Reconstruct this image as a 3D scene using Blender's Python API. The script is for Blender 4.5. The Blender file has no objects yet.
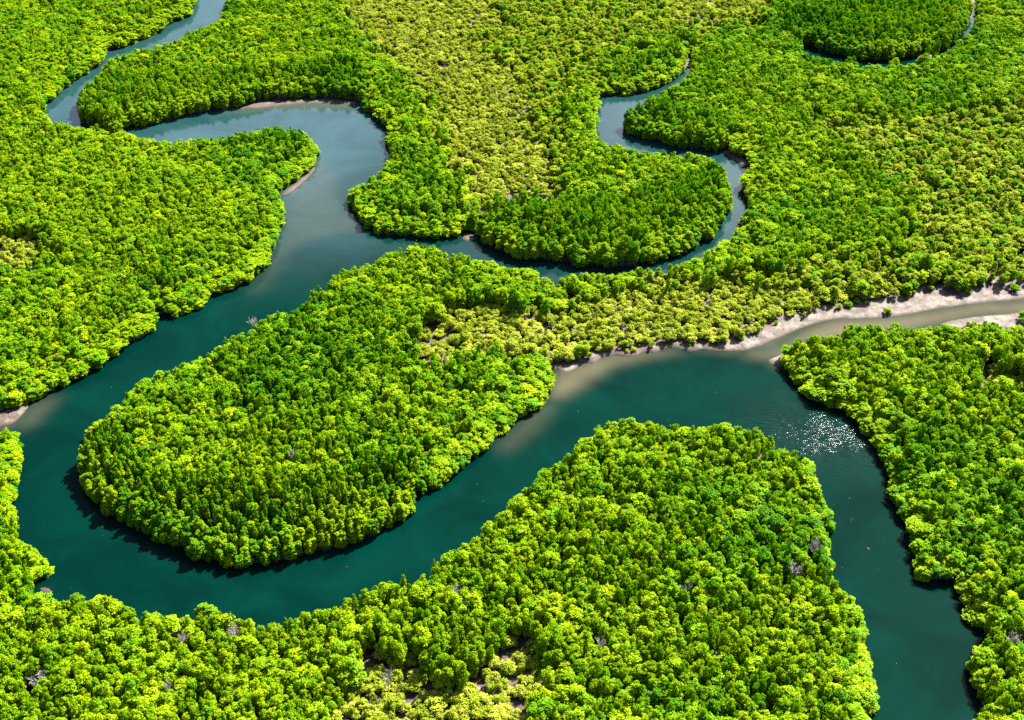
import bpy, math, random
import numpy as np
from mathutils import Vector

rng = np.random.default_rng(11)
random.seed(11)
scene = bpy.context.scene
COL = scene.collection

# ------------------------------------------------------------------ camera
W, H = 1024, 720
FPX = 1407.0                      # focal length in picture pixels (about 40 degrees across)
PITCH = math.radians(36.0)        # looking down from the helicopter
HCAM = 260.0
CP, SP = math.cos(PITCH), math.sin(PITCH)

cam = bpy.data.cameras.new("camera")
cam_o = bpy.data.objects.new("camera", cam)
COL.objects.link(cam_o)
cam_o.location = (0, 0, HCAM)
cam_o.rotation_euler = (math.pi / 2 - PITCH, 0, 0)
cam.sensor_width = 36.0
cam.lens = FPX / W * 36.0
cam.clip_start = 1.0
cam.clip_end = 20000
scene.camera = cam_o


def project(x, y, z):
    """ground point -> picture pixel (arrays)"""
    dz = z - HCAM
    fwd = y * CP - dz * SP
    up = y * SP + dz * CP
    return W / 2 + FPX * x / fwd, H / 2 - FPX * up / fwd, FPX / fwd


def ground(px, py, z=0.0):
    """where a sight line meets the plane at height z: used to survey the river banks"""
    px = np.asarray(px, float); py = np.asarray(py, float)
    a = (px - W / 2) / FPX
    b = -(py - H / 2) / FPX
    dy = CP + b * SP
    dz = -SP + b * CP
    t = (z - HCAM) / dz
    return a * t, dy * t


# ------------------------------------------------------------------ survey of the place
LEFT_BANK = [(215, -60), (205, -30), (196, 0), (194, 12), (170, 24), (150, 36), (125, 46), (107, 50), (105, 58), (98, 66), (80, 76), (60, 92),
    (48, 103), (42, 112), (48, 116), (60, 120), (75, 122), (85, 127), (105, 130), (130, 131), (135, 133), (150, 138), (165, 141),
    (180, 138), (190, 135), (205, 138), (225, 133), (250, 128), (258, 125), (270, 123), (285, 124), (300, 128), (312, 137), (319, 150),
    (318, 158), (312, 166), (300, 176), (292, 183), (280, 190), (279, 194), (283, 203), (285, 212), (283, 222), (280, 232), (276, 245),
    (270, 250), (271, 260), (262, 268), (256, 271), (250, 282), (235, 287), (222, 291), (214, 292), (214, 296), (205, 303), (190, 310),
    (175, 315), (165, 313), (157, 309), (153, 311), (157, 318), (155, 326), (145, 335), (130, 342), (120, 350), (108, 360), (95, 367), (80, 377),
    (65, 385), (52, 388), (50, 392), (40, 397), (25, 405), (20, 406), (10, 408), (0, 411), (-40, 416), (-40, 422), (0, 421), (15, 422),
    (18, 428), (18, 436), (20, 440), (20, 460), (22, 474), (16, 485), (14, 500), (16, 510), (15, 520), (17, 532), (20, 540), (33, 543),
    (37, 552), (45, 560), (53, 566), (48, 574), (42, 580), (33, 582), (36, 588), (50, 594), (58, 596), (65, 590), (75, 592), (88, 590), (105, 592), (115, 594), (120, 600), (132, 603),
    (137, 610), (150, 608), (165, 613), (180, 608), (185, 611), (197, 605), (210, 602), (222, 607), (237, 613), (250, 614), (260, 618),
    (267, 621), (270, 613), (285, 612), (290, 617), (301, 619), (304, 612), (310, 604), (318, 601), (325, 603), (333, 609), (340, 600),
    (350, 595), (358, 587), (368, 585), (376, 578), (385, 575), (393, 570), (400, 569), (410, 572), (420, 565), (428, 560), (436, 555),
    (446, 551), (456, 545), (468, 540), (470, 536), (480, 530), (490, 515), (500, 510), (508, 504), (514, 495), (522, 485), (530, 480),
    (537, 470), (548, 462), (555, 453), (565, 451), (575, 447), (577, 440), (588, 432), (595, 427), (605, 420), (620, 417), (650, 417),
    (652, 422), (658, 424), (665, 421), (690, 421), (695, 427), (705, 424), (718, 420), (730, 418), (738, 424), (750, 426), (768, 430),
    (780, 442), (790, 448), (805, 458), (812, 470), (818, 480), (820, 490), (825, 500), (832, 515), (837, 525), (830, 530), (828, 540),
    (830, 552), (835, 562), (832, 572), (838, 582), (845, 592), (855, 597), (857, 606), (864, 618), (866, 630), (864, 640), (870, 655),
    (870, 665), (873, 680), (880, 695), (876, 703), (870, 710), (871, 720), (880, 760), (890, 900)]
RIGHT_BANK = [(985, 900), (965, 760), (970, 720), (975, 713), (980, 706), (978, 698), (975, 690), (970, 680), (968, 660), (970, 650), (977, 646), (983, 638),
    (980, 628), (970, 620), (965, 612), (960, 600), (957, 590), (950, 580), (940, 578), (930, 580), (918, 578), (913, 568), (910, 558),
    (915, 552), (912, 545), (910, 540), (905, 530), (900, 515), (893, 500), (888, 490), (890, 478), (885, 465), (878, 450), (870, 440),
    (860, 425), (850, 418), (840, 407), (825, 403), (812, 398), (805, 388), (795, 382), (785, 370), (783, 362), (782, 352), (788, 346),
    (800, 338), (820, 334), (835, 331), (848, 322), (856, 320), (865, 325), (880, 325), (895, 323), (905, 322), (925, 325), (945, 325),
    (960, 320), (975, 322), (990, 318), (1000, 320), (1010, 325), (1024, 325), (1270, 326)]
UPPER_SHORE = [(1270, 268), (1024, 282), (1010, 288), (990, 286), (975, 293), (960, 293), (945, 290), (935, 288), (925, 290), (915, 293), (905, 300),
    (890, 302), (870, 302), (860, 305), (845, 308), (830, 305), (825, 310), (808, 315), (795, 318), (780, 322), (770, 323), (768, 328),
    (750, 337), (735, 340), (720, 344), (700, 345), (680, 345), (660, 345), (640, 347), (620, 350), (600, 353), (590, 357), (575, 360),
    (560, 363), (552, 366), (556, 375), (550, 390), (545, 402), (530, 410), (520, 417), (508, 427), (498, 435), (488, 445), (477, 455),
    (465, 463), (455, 472), (445, 482), (432, 490), (420, 495), (418, 508), (412, 517), (400, 522), (385, 530), (375, 537), (350, 545),
    (320, 553), (290, 561), (260, 567), (230, 567), (200, 560), (175, 550), (160, 545), (145, 535), (125, 525), (105, 515), (95, 505),
    (85, 490), (77, 475), (76, 460), (75, 450), (80, 440), (85, 430), (95, 420), (110, 412), (120, 397), (122, 392), (135, 383), (150, 377),
    (158, 366), (170, 366), (185, 358), (200, 353), (208, 355), (212, 345), (225, 335), (240, 330), (250, 325), (256, 319), (265, 315),
    (275, 311), (290, 308), (300, 302), (306, 297), (312, 287), (325, 280), (333, 275), (337, 268), (350, 265), (365, 262), (370, 258),
    (380, 253), (383, 248), (400, 247), (405, 244), (415, 241), (425, 242), (440, 245), (452, 252), (465, 254), (480, 256), (495, 260),
    (512, 265), (530, 265), (538, 272), (548, 275), (556, 280), (560, 275), (570, 270), (585, 271), (600, 272), (620, 270), (640, 268),
    (660, 266), (680, 262), (695, 255), (710, 250), (718, 243), (725, 237), (735, 233), (738, 227), (735, 223), (743, 217), (750, 205),
    (745, 195), (743, 175), (750, 166), (748, 158), (735, 155), (728, 147), (720, 150), (715, 152), (700, 150), (680, 147), (660, 143),
    (640, 137), (628, 132), (622, 124), (622, 117), (628, 108), (638, 102), (645, 97), (655, 92), (670, 85), (680, 80), (687, 74), (691, 66),
    (694, 58), (690, 54), (687, 60), (686, 68), (680, 75), (672, 80), (655, 88), (640, 92), (620, 95), (605, 95), (598, 97), (600, 103), (597, 110), (598, 125), (595, 132),
    (610, 140), (625, 144), (637, 148), (650, 149), (665, 148), (680, 152), (690, 151), (700, 153), (713, 157), (722, 165), (726, 173),
    (733, 185), (732, 200), (728, 215), (720, 228), (710, 238), (698, 245), (685, 252), (665, 258), (640, 265), (620, 266), (600, 267),
    (580, 266), (560, 263), (540, 261), (525, 260), (512, 257), (505, 252), (495, 248), (485, 243), (480, 235), (468, 230), (458, 235), (445, 238),
    (430, 237), (415, 235), (395, 235), (380, 233), (368, 227), (362, 218), (353, 210), (347, 200), (347, 192), (350, 188), (360, 182),
    (370, 176), (385, 165), (392, 155), (390, 147), (385, 140), (388, 133), (385, 125), (375, 115), (362, 107), (360, 101), (350, 99),
    (330, 98), (310, 98), (290, 99), (275, 98), (256, 102), (240, 107), (220, 110), (200, 113), (180, 117), (160, 122), (140, 127),
    (115, 129), (95, 127), (83, 122), (77, 110), (76, 100), (80, 90), (85, 83), (95, 75), (100, 71), (105, 65), (110, 57), (125, 49),
    (140, 46), (155, 44), (170, 40), (180, 37), (185, 31), (205, 23), (222, 18), (222, 10), (227, 0), (240, -30), (255, -60)]
RIVER = LEFT_BANK + RIGHT_BANK + UPPER_SHORE
CREEK = [(800, 44), (815, 50), (830, 55), (850, 60), (870, 62), (895, 62), (915, 58), (935, 55), (945, 50), (955, 40), (965, 30), (970, 18),
    (973, 10), (973, 0), (975, -40), (984, -40), (977, 0), (977, 10), (976, 20), (967, 32), (957, 41), (947, 50), (936, 56), (916, 60), (900, 63),
    (880, 65), (862, 63), (840, 60), (820, 55), (805, 50)]

# bare mud and sand beside the water
SAND = {
 'flat': [(556, 366)] + [(575, 360), (590, 357), (600, 353), (620, 350), (640, 347), (680, 345), (720, 344), (735, 340), (750, 337), (768, 328),
    (780, 320), (808, 312), (830, 303), (860, 302), (890, 299), (905, 297), (915, 290), (935, 285), (960, 289), (975, 290), (990, 283), (1024, 279), (1270, 266),
    (1270, 292), (1018, 300), (968, 305), (940, 309), (905, 316), (878, 319), (833, 320), (805, 327), (768, 343), (750, 350), (735, 352), (715, 351), (690, 349),
    (665, 349), (640, 351), (615, 355), (590, 362), (572, 371), (560, 378)],
 'spit': [(762, 360), (775, 357), (790, 345), (802, 338), (795, 362), (788, 372), (772, 365)],
 'inlet': [(938, 323), (960, 318), (985, 315), (1005, 314), (1024, 311), (1270, 305), (1270, 335), (990, 330), (940, 329)],
 'beach': [(38, 397), (25, 404), (10, 407), (-60, 412), (-60, 430), (12, 427), (18, 420), (30, 407), (40, 398)],
 'cove': [(33, 583), (40, 582), (50, 587), (60, 592), (55, 600), (38, 594)],
}
MUD = {
 'creek_mouth': [(716, 152), (728, 147), (736, 152), (752, 163), (747, 169), (735, 161), (726, 156)],
 'notch': [(460, 238), (467, 230), (478, 235), (476, 242), (462, 241)],
 'tip': [(279, 194), (300, 178), (316, 162), (320, 165), (309, 178), (292, 193), (282, 198)],
 'bend': [(225, 111), (256, 103), (290, 99), (330, 98), (358, 101), (362, 106), (340, 104), (300, 104), (256, 109)],
 'gap': [(150, 311), (158, 307), (161, 315), (158, 323), (152, 318)],
}
# water that is shallow over sand or carries silt, with how strongly
SHALLOW = [
 (0.72, [(546, 400), (556, 372), (600, 356), (660, 349), (692, 351), (650, 356), (614, 365), (590, 379), (564, 397)]),
 (0.30, [(540, 405), (556, 396), (550, 412), (530, 434), (505, 452), (498, 447), (524, 421)]),
 (0.80, [(775, 352), (800, 333), (833, 320), (878, 319), (905, 316), (968, 305), (1270, 290), (1270, 306), (985, 313), (940, 324), (880, 334), (840, 342), (800, 346), (780, 358), (740, 357), (752, 350)]),
 (0.15, [(285, 200), (325, 160), (338, 180), (340, 205), (362, 222), (364, 230), (336, 232), (308, 240), (285, 256), (262, 290), (248, 295), (268, 264), (283, 232)]),
 (0.34, [(215, 113), (256, 103), (290, 99), (330, 98), (358, 101), (366, 108), (345, 110), (300, 108), (256, 112)]),
 (0.36, [(276, 194), (300, 177), (318, 158), (324, 166), (311, 180), (294, 195), (282, 200)]),
 (0.30, [(60, 395), (38, 399), (18, 421), (19, 432), (30, 428), (44, 412)]),
]
SILT = [(1.0, [(-50, -60), (420, -60), (420, 120), (400, 155), (330, 180), (270, 200), (0, 200)]),
        (0.8, [(560, 60), (760, 40), (780, 190), (740, 240), (690, 256), (640, 200), (560, 150)]),
        (0.8, [(962, -60), (1040, -60), (1040, 30), (962, 30)]),
        (0.45, [(250, 180), (400, 160), (400, 250), (300, 260), (230, 280)]),
        (0.5, [(450, 230), (560, 250), (700, 260), (700, 290), (450, 270)])]
GLITTER = [(768, 408), (815, 404), (850, 420), (880, 440), (884, 458), (850, 455), (815, 450), (775, 440)]
# open, low scrub: paler and gappier than the forest
SCRUB = [
 [(332, -60), (512, -60), (508, 0), (498, 22), (480, 36), (485, 52), (508, 62), (530, 75), (542, 130), (558, 160), (552, 194), (522, 206), (474, 204),
  (460, 168), (446, 134), (436, 104), (430, 92), (415, 79), (396, 64), (386, 54), (376, 38), (350, 20), (336, 0)],
 [(650, -60), (790, -60), (780, 0), (740, 18), (700, 24), (670, 20), (655, 8)],
 [(415, 312), (430, 302), (480, 290), (560, 302), (590, 293), (620, 283), (680, 273), (700, 267), (760, 285), (820, 285), (905, 282), (930, 282), (890, 304),
  (810, 315), (770, 325), (720, 346), (600, 356), (560, 366), (545, 358), (480, 360), (440, 366), (402, 357), (405, 338)],
 [(325, 760), (345, 692), (360, 665), (375, 648), (400, 660), (420, 655), (450, 680), (482, 668), (510, 628), (540, 642), (548, 662), (545, 760)],
 [(-60, 222), (25, 225), (45, 235), (52, 250), (40, 262), (15, 270), (-60, 276)],
 [(980, 368), (1040, 368), (1040, 390), (990, 390)]]
# half open woodland: yellower crowns of middling height
HALF = [[(805, 128), (850, 108), (900, 118), (960, 106), (1024, 98), (1270, 80), (1270, 262), (1024, 280), (960, 288), (925, 280), (912, 240), (900, 200), (880, 170), (850, 145)],
        [(720, 270), (800, 258), (905, 240), (930, 284), (830, 290), (720, 280)],
        [(330, -60), (330, 5), (390, 72), (440, 150), (462, 212), (556, 208), (572, 150), (560, 95), (640, 50), (700, 36), (770, 24), (800, -60)]]
# clearings of bare brown mud inside the mangrove
CLEAR = [[(420, 347), (436, 338), (452, 333), (468, 340), (450, 344), (432, 350)], [(360, 690), (363, 668), (372, 652), (380, 660), (372, 682), (352, 706)],
         [(385, 652), (412, 655), (408, 661), (392, 659)], [(708, 292), (716, 290), (711, 311), (706, 309)], [(116, 293), (134, 291), (132, 298), (118, 299)],
         [(752, 278), (762, 280), (760, 290), (754, 288)], [(976, 372), (990, 362), (994, 366), (984, 392), (978, 388)], [(930, 411), (944, 409), (940, 420), (932, 420)],
         [(309, 626), (316, 626), (314, 644), (309, 644)], [(806, 120), (820, 120), (818, 129), (808, 128)], [(790, 146), (806, 145), (804, 152), (792, 152)],
         [(920, 230), (950, 227), (948, 232), (922, 234)], [(568, 300), (574, 300), (574, 306), (567, 306)], [(725, 320), (735, 320), (733, 327), (726, 326)]]


def inside(px, py, poly):
    px = np.asarray(px, float); py = np.asarray(py, float)
    r = np.zeros(px.shape, bool)
    n = len(poly)
    for i in range(n):
        x1, y1 = poly[i]; x2, y2 = poly[(i + 1) % n]
        if y1 == y2:
            continue
        c = ((y1 > py) != (y2 > py))
        xi = x1 + (py - y1) * (x2 - x1) / (y2 - y1)
        r ^= c & (px < xi)
    return r


def any_in(px, py, polys):
    r = np.zeros(np.shape(px), bool)
    for p in polys:
        r |= inside(px, py, p)
    return r


def vnoise(x, y, seed, scale):
    """smooth value noise 0..1"""
    x = np.asarray(x) / scale; y = np.asarray(y) / scale
    xi = np.floor(x).astype(int); yi = np.floor(y).astype(int)
    fx = x - xi; fy = y - yi
    fx = fx * fx * (3 - 2 * fx); fy = fy * fy * (3 - 2 * fy)

    def h(a, b):
        v = np.sin(a * 127.1 + b * 311.7 + seed * 74.7) * 43758.5453
        return v - np.floor(v)
    return (h(xi, yi) * (1 - fx) + h(xi + 1, yi) * fx) * (1 - fy) + (h(xi, yi + 1) * (1 - fx) + h(xi + 1, yi + 1) * fx) * fy


# ------------------------------------------------------------------ where the trees stand
OPEN = [RIVER, CREEK]
TALL = [[(60, 445), (110, 440), (160, 490), (250, 500), (330, 490), (430, 470), (440, 600), (60, 600)],
        [(475, 205), (620, 215), (700, 185), (735, 185), (733, 205), (722, 236), (690, 258), (640, 268), (600, 269), (540, 264), (475, 245)],
        [(620, 112), (720, 130), (728, 155), (700, 154), (640, 142), (620, 132)], [(780, 22), (970, 0), (972, 25), (950, 55), (900, 64), (850, 63), (780, 46)],
        [(70, 78), (120, 90), (360, 75), (366, 112), (250, 106), (120, 132), (70, 130)]]
LOWBANK = [[(470, 258), (560, 282), (640, 270), (740, 228), (765, 262), (700, 290), (560, 316), (470, 302)]]
CREEK_BED = [(a_, b_ - 2) for a_, b_ in CREEK[:13]] + [(984, -40), (977, 12), (974, 24), (953, 40), (935, 56), (902, 64), (862, 69), (820, 60), (800, 50)]


def scatter(spacing, jitter):
    ys = np.arange(195.0, 860.0, spacing * 0.866)
    out = []
    for i, yy in enumerate(ys):
        half = 0.40 * yy + 120
        xs = np.arange(-half, half, spacing) + (spacing / 2 if i % 2 else 0)
        out.append(np.stack([xs, np.full_like(xs, yy)], 1))
    p = np.concatenate(out)
    p += rng.uniform(-jitter, jitter, p.shape) * spacing
    px, py, _ = project(p[:, 0], p[:, 1], 0.0)
    k = (px > -190) & (px < W + 190) & (py > -50) & (py < H + 95)
    return p[k]


def free_of_water(x, y, h, r, slack=0.72):
    ok = np.ones(len(x), bool)
    bx, by, s = project(x, y, 0.3)
    ok &= ~any_in(bx, by, OPEN + [CREEK_BED])
    for dx, dz in ((0, 1.0), (0, 0.86), (0, 0.72), (0, 0.58), (0, 0.44), (0, 0.3), (0, 0.15), (-slack, 0.62), (slack, 0.62), (-slack * 0.8, 0.3), (slack * 0.8, 0.3)):
        qx, qy, _ = project(x + dx * r, y, h * dz)
        ok &= ~any_in(qx, qy, OPEN)
    return ok


def classify(x, y, hgt):
    qx, qy, _ = project(x, y, hgt)
    w = 13 * (vnoise(x, y, 3, 8.0) - 0.5) * 2
    qx = qx + w + rng.normal(0, 6, len(x)); qy = qy + rng.normal(0, 3.5, len(x)); qy = qy + w * 0.6
    c = np.zeros(len(x), int)
    c[any_in(qx, qy, HALF)] = 1
    c[any_in(qx, qy, SCRUB)] = 2
    return c


# forest
p = scatter(2.12, 0.46)
cls = classify(p[:, 0], p[:, 1], 6.0)
f = p[cls == 0]
n = len(f)
fh = 7.0 + 1.8 * vnoise(f[:, 0], f[:, 1], 5, 24.0) + np.where(f[:, 1] < 360, 2.0, 1.3) * (vnoise(f[:, 0], f[:, 1], 6, 6.5) - 0.5) + rng.normal(0, 1, n) * np.where(f[:, 1] < 360, 0.75, 0.42)
low = np.zeros(n)                          # most banks slope to the water; the tall red mangrove fringe stands only here and there
for d_, a_ in ((2.5, 0.50), (5, 0.34), (7.5, 0.16)):
    for ex in (-0.8, 0, 0.8):
        low = np.maximum(low, any_in(*project(f[:, 0] + ex * d_, f[:, 1] - d_, 0.3)[:2], OPEN + [CREEK_BED]) * a_)
qx, qy, _ = project(f[:, 0], f[:, 1], 0.3)
tall = any_in(qx, qy, TALL)
fh = np.where(any_in(qx, qy, LOWBANK), fh * 0.62, fh)
back = np.full(n, 30.0)                    # metres behind the waterline, seen from the water in front
for d_ in (26, 22, 18, 15, 12, 9, 6, 3):
    back[any_in(*project(f[:, 0], f[:, 1] - d_, 0.3)[:2], OPEN + [CREEK_BED])] = d_
fh = np.clip(fh * np.where(tall, 0.62 + 0.68 * np.minimum(back / 20, 1), 1.0 - low), 2.6, 13.0)
fh = np.where(tall, fh + rng.normal(0, 0.5, n), fh)
fr = 1.04 + 0.55 * vnoise(f[:, 0], f[:, 1], 31, 17.0) + 0.10 * np.clip((f[:, 1] - 330) / 150, 0, 1)
fr = np.clip(fr * np.exp(rng.normal(0, 0.36, n)), 0.65, 3.0)
fr = np.where(tall, np.clip(fr, 0.9, 1.6), fr)
fr = np.where(low > 0.3, np.maximum(fr, 1.35) * 1.15, fr)
k = free_of_water(f[:, 0], f[:, 1], fh, fr)
bx, by, _ = project(f[:, 0], f[:, 1], 0.3)
k &= ~any_in(bx, by, CLEAR)
k &= rng.uniform(size=n) > 0.07
forest = np.column_stack([f[k], fh[k], fr[k]])
# lower growth filling the waterside in front of the taller crowns
p = scatter(1.9, 0.48)
cls = classify(p[:, 0], p[:, 1], 4.0)
f = p[cls == 0]
n = len(f)
near_w = np.zeros(n, bool)
for d_ in (2.5, 5, 8):
    for ex in (-0.8, 0, 0.8):
        near_w |= any_in(*project(f[:, 0] + ex * d_, f[:, 1] - d_, 0.3)[:2], OPEN + [CREEK_BED])
fh = rng.uniform(2.0, 4.8, n)
fr = np.clip(rng.normal(1.4, 0.3, n), 0.7, 2.0)
k = near_w & ~any_in(*project(f[:, 0], f[:, 1], 0.3)[:2], TALL) & free_of_water(f[:, 0], f[:, 1], fh, fr, 0.6) & (rng.uniform(size=n) > 0.35)
forest = np.concatenate([forest, np.column_stack([f[k], fh[k], fr[k]])])
# half-open woodland
p = scatter(2.75, 0.46)
cls = classify(p[:, 0], p[:, 1], 4.5)
f = p[cls == 1]
n = len(f)
fh = np.clip(5.2 + rng.normal(0, 0.8, n), 3.3, 7.6)
fr = np.clip(1.5 * np.exp(rng.normal(0, 0.27, n)), 0.8, 2.6)
k = free_of_water(f[:, 0], f[:, 1], fh, fr)
bx, by, _ = project(f[:, 0], f[:, 1], 0.3)
k &= ~any_in(bx, by, CLEAR)
k &= rng.uniform(size=n) > 0.08
wood = np.column_stack([f[k], fh[k], fr[k]])
# scrub
p = scatter(2.5, 0.46)
cls = classify(p[:, 0], p[:, 1], 2.5)
f = p[cls == 2]
n = len(f)
fh = np.clip(2.7 + rng.normal(0, 0.55, n), 1.4, 4.6)
fr = np.clip(1.6 * np.exp(rng.normal(0, 0.22, n)), 0.95, 3.0)
k = free_of_water(f[:, 0], f[:, 1], fh, fr, 0.8)
bx, by, _ = project(f[:, 0], f[:, 1], 0.3)
k &= ~any_in(bx, by, CLEAR)
k &= rng.uniform(size=n) > (0.07 + 0.22 * (vnoise(f[:, 0], f[:, 1], 9, 6.0) > 0.70))
scrub = np.column_stack([f[k], fh[k], fr[k]])

# a few small shrubs stepping out over the rim of the sand flat
rim = [(590, 359), (627, 353), (633, 352), (688, 347), (694, 346), (741, 340), (757, 333), (804, 319), (838, 310), (866, 305),
       (912, 296), (930, 291), (968, 294), (652, 349)]
rx, ry = ground([a for a, b in rim], [b for a, b in rim])
scrub = np.concatenate([scrub, np.column_stack([rx, ry, rng.uniform(0.9, 2.2, len(rim)), rng.uniform(0.7, 1.5, len(rim))])])

# dead grey trees, and bushes that stand alone on the mud
DEAD = [(794, 574, 1.15), (814, 550, 0.9), (1012, 645, 1.15), (40, 683, 1.2), (235, 636, 1.0), (254, 327, 1.0), (294, 460, 0.85),
        (455, 594, 0.95), (183, 643, 0.8), (686, 593, 0.8), (168, 691, 0.75), (600, 648, 0.8), (388, 683, 0.8)]
DEAD_TXT = ['pale grey bare mangrove beside the wide channel on the near peninsula, bigger of two',
            'grey leafless mangrove beside the channel, just above a bigger dead one',
            'grey twiggy dead mangrove among bright crowns on the right bank',
            'large ash grey dead mangrove in the forest at the bottom left corner',
            'whitish bare mangrove just below the left river bend, by the water',
            'whitish leafless mangrove on the upper edge of the middle peninsula beside the river',
            'small whitish dead mangrove inside the canopy of the middle peninsula',
            'grey bare mangrove a little inland from the near bank, above the brown clearing',
            'small grey dead mangrove just left of a whitish bare one',
            'grey leafless mangrove amid green crowns in the middle of the near peninsula',
            'small grey dead mangrove in the forest just below the left river bend',
            'small grey bare mangrove towards the bottom of the near peninsula',
            'grey twiggy dead mangrove standing beside the brown mud clearing']
LONE = [(1015, 291, 2.6, 1.9), (887, 313, 2.2, 1.7), (1026, 320, 3.6, 2.6), (857, 303, 2.0, 1.4), (776, 324, 1.3, 0.9), (848, 306, 2.0, 1.5)]
LONE_TXT = ['round dark green mangrove bush standing alone on the pale sand near its right end',
            'olive green mangrove bush alone on the sand flat beside the stream',
            'tall round mangrove bush between the shallow inlet and the photo right edge',
            'small mangrove bush at the upper edge of the sand flat, the right of a pair',
            'tiny green mangrove bush at the rim of the pale sand where the flat narrows',
            'small mangrove bush at the upper edge of the sand flat, the left of a pair']
dead_xy = [tuple(float(v) for v in ground(a, b, 5.0)) for a, b, s in DEAD]
lone_xy = [tuple(float(v) for v in ground(a, b, 0.4)) for a, b, h_, r_ in LONE]
for arr_name in ('forest', 'wood', 'scrub'):
    arr = globals()[arr_name]
    k = np.ones(len(arr), bool)
    for (x, y), d in zip(dead_xy, DEAD):
        k &= (arr[:, 0] - x) ** 2 + (arr[:, 1] - y) ** 2 > (2.3 * d[2]) ** 2
    for (x, y), d in zip(lone_xy, LONE):
        k &= (arr[:, 0] - x) ** 2 + (arr[:, 1] - y) ** 2 > (d[3] + 1.0) ** 2
    globals()[arr_name] = arr[k]
forest = globals()['forest']; wood = globals()['wood']; scrub = globals()['scrub']

# ------------------------------------------------------------------ ground grid, from the trees and the bare banks
GX0, GX1, GY0, GY1, G = -480.0, 480.0, 175.0, 880.0, 1.0
gx = np.arange(GX0, GX1 + .5, G); gy = np.arange(GY0, GY1 + .5, G)
NX, NY = len(gx), len(gy)
XX, YY = np.meshgrid(gx, gy)
PX, PY, _ = project(XX, YY, 0.0)


def blur(a, r):
    """three box blurs of half width r cells"""
    r = int(max(1, r))
    for _ in range(3):
        for ax in (0, 1):
            pad = [(0, 0), (0, 0)]; pad[ax] = (r + 1, r)
            c = np.cumsum(np.pad(a, pad, mode='edge'), axis=ax)
            n_ = a.shape[ax]
            a = (np.take(c, np.arange(2 * r + 1, 2 * r + 1 + n_), axis=ax) - np.take(c, np.arange(0, n_), axis=ax)) / (2 * r + 1)
    return a


land = np.zeros((NY, NX))
alltr = np.concatenate([forest, wood, scrub])
for tx, ty, th, tr in alltr:
    rr = 3.1
    i0 = int((tx - GX0 - rr) / G); i1 = int((tx - GX0 + rr) / G) + 2
    j0 = int((ty - GY0 - rr) / G); j1 = int((ty - GY0 + rr) / G) + 2
    i0, j0 = max(i0, 0), max(j0, 0)
    sub = (XX[j0:j1, i0:i1] - tx) ** 2 + (YY[j0:j1, i0:i1] - ty) ** 2 < rr * rr
    land[j0:j1, i0:i1] = np.maximum(land[j0:j1, i0:i1], sub)
outside = (PX < -180) | (PX > W + 180) | (PY < -42) | (PY > H + 80)
er = land.copy()                      # the tide line stands back under the overhanging crowns
for dj in range(-3, 4):
    for di in range(-3, 4):
        if di * di + dj * dj <= 13:
            er = np.minimum(er, np.roll(np.roll(land, dj, 0), di, 1))
land = er
for tx, ty, th, tr in np.concatenate([wood, scrub]):
    i0 = int((tx - GX0 - 2.5) / G); j0 = int((ty - GY0 - 2.5) / G)
    sub = (XX[j0:j0 + 7, i0:i0 + 7] - tx) ** 2 + (YY[j0:j0 + 7, i0:i0 + 7] - ty) ** 2 < 6.2
    land[j0:j0 + 7, i0:i0 + 7] = np.maximum(land[j0:j0 + 7, i0:i0 + 7], sub)
land[outside & ~any_in(PX, PY, OPEN)] = 1
for c_ in CLEAR:
    land[inside(PX, PY, c_)] = 1
land[blur(any_in(PX, PY, OPEN).astype(float), 10) < 1e-7] = 1      # no pools inside the forest
lb = blur(land, 1)
sandm = np.zeros((NY, NX)); mudm = np.zeros((NY, NX))
for q in SAND.values():
    sandm[inside(PX, PY, q)] = 1
for q in MUD.values():
    mudm[inside(PX, PY, q)] = 1
bare = np.clip(sandm + mudm, 0, 1)
bb = blur(bare, 1)
hz = np.maximum(-1.6 + 2.3 * np.clip(lb * 1.5, 0, 1), -1.6 + 1.95 * np.clip(bb * 1.35, 0, 1))
hz += (vnoise(XX, YY, 1, 9.0) - 0.5) * 0.16 + (vnoise(XX, YY, 2, 3.1) - 0.5) * 0.14
sand_w = blur(sandm, 1) * 0.72
shal = np.zeros((NY, NX))
for w_, q in SHALLOW:
    m = np.zeros((NY, NX)); m[inside(PX, PY, q)] = 1
    shal = np.maximum(shal, w_ * blur(m, 2))
near_bare = blur(sandm + 0.3 * mudm, 4)
shal = np.clip(np.maximum(shal, np.clip(near_bare * 0.9 - 0.12, 0, 0.6)), 0, 1)
silt = np.zeros((NY, NX))
for w_, q in SILT:
    m = np.zeros((NY, NX)); m[inside(PX, PY, q)] = w_
    silt = np.maximum(silt, m)
silt = blur(silt, 12)
glit = np.zeros((NY, NX)); glit[inside(PX, PY, GLITTER)] = 1
glit = blur(glit, 9) * (0.55 + 0.6 * vnoise(XX, YY, 41, 5.0))


# ------------------------------------------------------------------ helpers
def mesh_from(name, verts, faces, mats, smooth=False, mat_idx=None):
    me = bpy.data.meshes.new(name)
    me.from_pydata([tuple(v) for v in verts], [], [tuple(f_) for f_ in faces])
    for m in mats:
        me.materials.append(m)
    if mat_idx is not None:
        me.polygons.foreach_set('material_index', np.asarray(mat_idx, np.int32))
    me.polygons.foreach_set('use_smooth', np.full(len(me.polygons), bool(smooth)))
    me.update()
    return me


def link(name, data, loc=(0, 0, 0), parent=None):
    o = bpy.data.objects.new(name, data)
    COL.objects.link(o)
    o.location = loc
    if parent:
        o.parent = parent
    return o


def tag(o, label=None, cat=None, group=None, kind=None):
    if label:
        o['label'] = label
    if cat:
        o['category'] = cat
    if group:
        o['group'] = group
    if kind:
        o['kind'] = kind
    return o


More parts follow.
